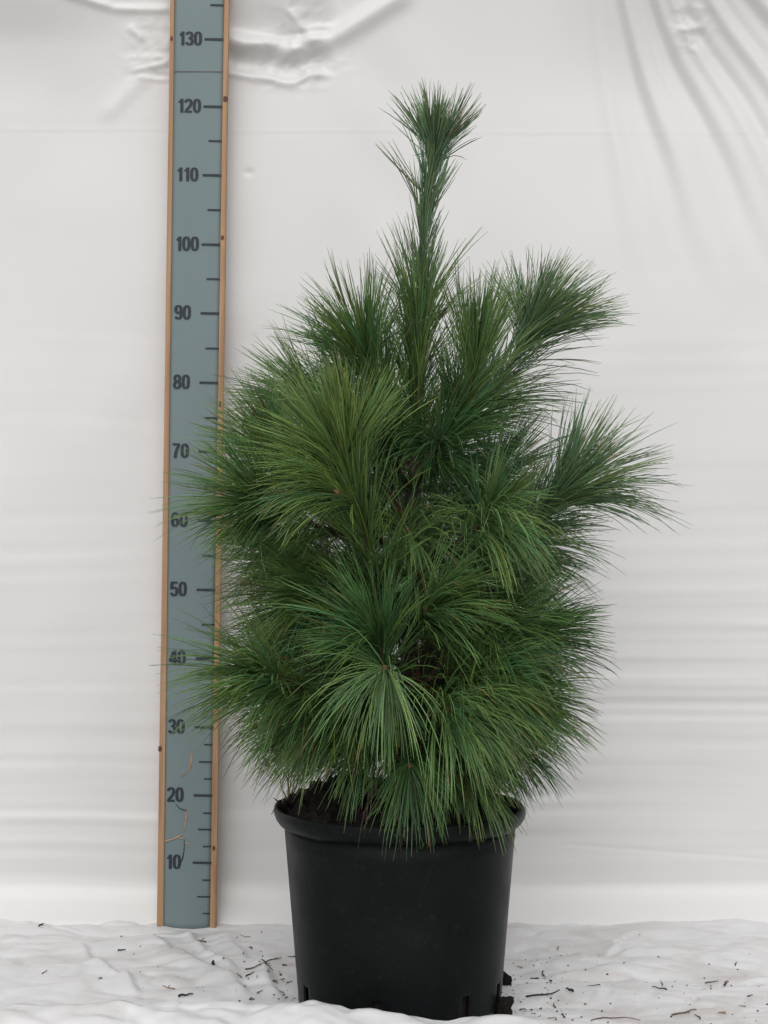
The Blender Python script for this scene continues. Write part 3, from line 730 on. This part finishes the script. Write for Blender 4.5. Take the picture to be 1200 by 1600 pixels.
# old brown needles inside
shoot([(638, 1120, 0.0), (650, 1075, -0.08), (672, 1060, -0.12)], 110, BROWN * 0.7, s0=0.2, ang=(55, 45), tip=(10, 50), droop=0.6, L=(0.07, 0.11), bud=False)
shoot([(635, 1200, 0.0), (615, 1180, -0.10), (602, 1190, -0.145)], 30, BROWN * 1.1, s0=0.4, ang=(30, 25), tip=(4, 25), droop=1.2, L=(0.07, 0.11), bud=False, bias=(0, 0, -0.8))

# ------------------------------------------------------------------ dry stalks at the pot's left rim
ds = empty('dry_grass', at(452, 1248, POT.y))
tag(ds, 'tuft of dry reddish grass stalks standing on the soil at the left rim', 'dry grass')
for (x0, y0, x1, y1, dx, c) in ((449, 1250, 437, 1212, -3, M_STRAW), (450, 1250, 446, 1205, 2, M_DRY), (452, 1250, 452, 1188, -2, M_DRY), (453, 1250, 462, 1195, 2, M_STRAW), (454, 1250, 468, 1200, 3, M_DRY), (455, 1250, 474, 1215, 2, M_STRAW), (450, 1252, 456, 1210, 0, M_DRY), (470, 1195, 477, 1238, 0, M_STRAW), (430, 1262, 424, 1273, 0, M_STRAW), (434, 1252, 427, 1247, 0, M_DRY)):
    a = at(x0, y0, POT.y); b_ = at(x1, y1, POT.y - 0.006); m_ = (a + b_) / 2 + Vector((dx / 1280, 0.002, 0))
    C = catmull([np.array(q - ds.location) for q in (a, m_, b_)], 7)
    tube('stalk', C, np.linspace(0.0011, 0.0004, 7), c, ds, 5)

# ------------------------------------------------------------------ litter on the ground sheet
def gz(x, y): return float(ground_z(np.array([x]), np.array([y]))[0])
def twig(name, px, py, ln, angd, rad, mat, kink=0.15, fork=False):
    """little stick lying on the sheet; ln in metres, angd in the picture"""
    p = on_ground(px, py)
    a = R(angd); ux, uy = math.cos(a), math.sin(a) * 2.2
    l = math.hypot(ux, uy); ux, uy = ux / l * ln, uy / l * ln
    q = []
    for k in range(5):
        t = k / 4 - 0.5
        off = kink * ln * math.sin(k * 1.4 + px)
        x, y = p.x + ux * t - uy * off / ln * 0.5, p.y + uy * t + ux * off / ln * 0.5
        q.append(np.array((x - p.x, y - p.y, gz(x, y) + rad * (1.0 + 0.8 * (k % 2)))))
    o = tube(name, catmull(q, 8), np.linspace(rad, rad * 0.5, 8), mat, None, 5)
    o.location = (p.x, p.y, 0)
    if fork:
        m_ = q[2]; e = m_ + np.array([uy * 0.3, -ux * 0.25 + uy * 0.2, 0.002])
        tube('fork', catmull([m_, (m_ + e) / 2 + np.array([0, 0, 0.001]), e], 5), np.linspace(rad * 0.8, rad * 0.4, 5), mat, o, 5)
    return o
GRP = 'scraps scattered on the ground sheet'
single = [
 (314, 1474, .022, 155, .0011, M_DRY, True, 'small forked brown twig on white sheet just below the measuring board'),
 (382, 1468, .020, 160, .0006, M_STRAW, False, 'thin pale needle on white sheet right of the measuring board foot'),
 (333, 1516, .014, 110, .0022, M_DARK, False, 'dark curled leaf scrap on white sheet left of the pot'),
 (290, 1563, .018, 5, .0016, M_DARK, False, 'dark flat scrap on white sheet near the lower left fold'),
 (263, 1549, .018, 170, .0008, M_STRAW, True, 'pale forked straw on white sheet left of the dark flat scrap'),
 (190, 1489, .010, 5, .0012, M_DARK, False, 'short dark scrap lying alone on white sheet left of the board'),
 (405, 1527, .036, 5, .0010, M_DRY, True, 'longest brown forked twig in the litter left of the pot'),
 (428, 1502, .024, 20, .0008, M_DRY, True, 'spindly star shaped brown twig close to the pot left side'),
 (850, 1557, .050, 14, .0012, M_DARK, True, 'long dark twig lying right of the pot foot'),
 (960, 1593, .064, 8, .0008, M_DRY, False, 'longest thin brown needle at the lower edge right of the pot'),
 (1030, 1553, .022, 160, .0010, M_DARK, False, 'bent dark needle lying far right of the pot'),
 (1070, 1583, .034, 10, .0011, M_DRY, True, 'looped brown twig near the lower right corner'),
 (1133, 1540, .014, 65, .0015, M_DRY, True, 'reddish forked scrap near the right edge of the sheet'),
 (1112, 1534, .017, 0, .0008, M_DARK, False, 'straight dark needle beside the reddish forked scrap'),
 (890, 1553, .012, 150, .0018, M_DARK, False, 'short thick dark scrap just right of the long dark twig'),
 (928, 1548, .016, 172, .0007, M_DARK, False, 'thin dark needle between the thick scrap and the bent needle'),
]
for px, py, ln, an, rd, m_, fk, lab in single:
    tag(twig('twig_scrap', px, py, ln, an, rd, m_, 0.12, fk), lab, 'twig', GRP)
rr_ = random.Random(5)
spots = [(392, 1486), (374, 1540), (391, 1538), (406, 1556), (430, 1545), (438, 1530), (445, 1510), (456, 1499), (412, 1515), (440, 1553), (448, 1560), (392, 1566), (388, 1592),
         (420, 1536), (452, 1540), (872, 1480), (890, 1520), (848, 1524), (835, 1531), (812, 1512), (860, 1537), (800, 1560), (846, 1575), (866, 1568), (880, 1590), (862, 1594), (830, 1583),
         (1078, 1494), (1150, 1510), (1160, 1578), (1172, 1562), (1128, 1586), (1090, 1590), (975, 1513), (914, 1522), (816, 1578), (807, 1590), (745, 1588), (65, 1452), (70, 1524), (190, 1465), (156, 1540)]
REG = {'board': ('tiny dry scrap on the white sheet left of the measuring board', 'tiny scraps left of the board'),
       'left': ('tiny dry scrap in the litter close to the left of the pot', 'tiny scraps left of the pot'),
       'foot': ('tiny dry scrap in the litter close to the right of the pot', 'tiny scraps right of the pot'),
       'far': ('tiny dry scrap on the white sheet far right of the pot', 'tiny scraps far right of the pot')}
for px, py in spots:
    lab, grp = REG['board' if px < 250 else 'left' if px < 500 else 'foot' if px < 905 else 'far']
    tag(twig('needle_scrap', px, py, rr_.uniform(.005, .014), rr_.uniform(0, 180), rr_.uniform(.0006, .0013), rr_.choice([M_DRY, M_DARK, M_DARK, M_STRAW]), 0.15), lab, 'scrap', grp)
# crumbs: nobody could count them
V, F = [], []
def crumb(x, y, r):
    b0 = len(V); z = gz(x, y) + r * 0.3
    for dx, dy, dz in ((1, 0, 0), (-1, 0, 0), (0, 1, 0), (0, -1, 0), (0, 0, .7), (0, 0, -.7)):
        j = rr_.uniform(.6, 1.4); V.append((x + dx * r * j, y + dy * r * j, z + dz * r * j))
    for f in ((0, 2, 4), (2, 1, 4), (1, 3, 4), (3, 0, 4), (2, 0, 5), (1, 2, 5), (3, 1, 5), (0, 3, 5)): F.append(tuple(b0 + i for i in f))
for cx, cy, sx, sy, n_ in ((425, 1535, 35, 26, 70), (835, 1560, 45, 30, 90), (960, 1540, 160, 40, 70), (1100, 1560, 70, 25, 30), (250, 1520, 150, 35, 25), (770, 1588, 40, 4, 25)):
    for _ in range(n_):
        px, py = rr_.gauss(cx, sx), min(max(rr_.gauss(cy, sy), 1455), 1599)
        p = on_ground(px, py)
        if math.hypot(p.x - POT.x, p.y - POT.y) > 0.128: crumb(p.x, p.y, rr_.choice([.0006, .0008, .0011, .0016]))
tag(mesh_obj('soil_crumbs', V, F, M_DARK), 'fine dark soil crumbs sprinkled over the white ground sheet', 'crumbs', kind='stuff')
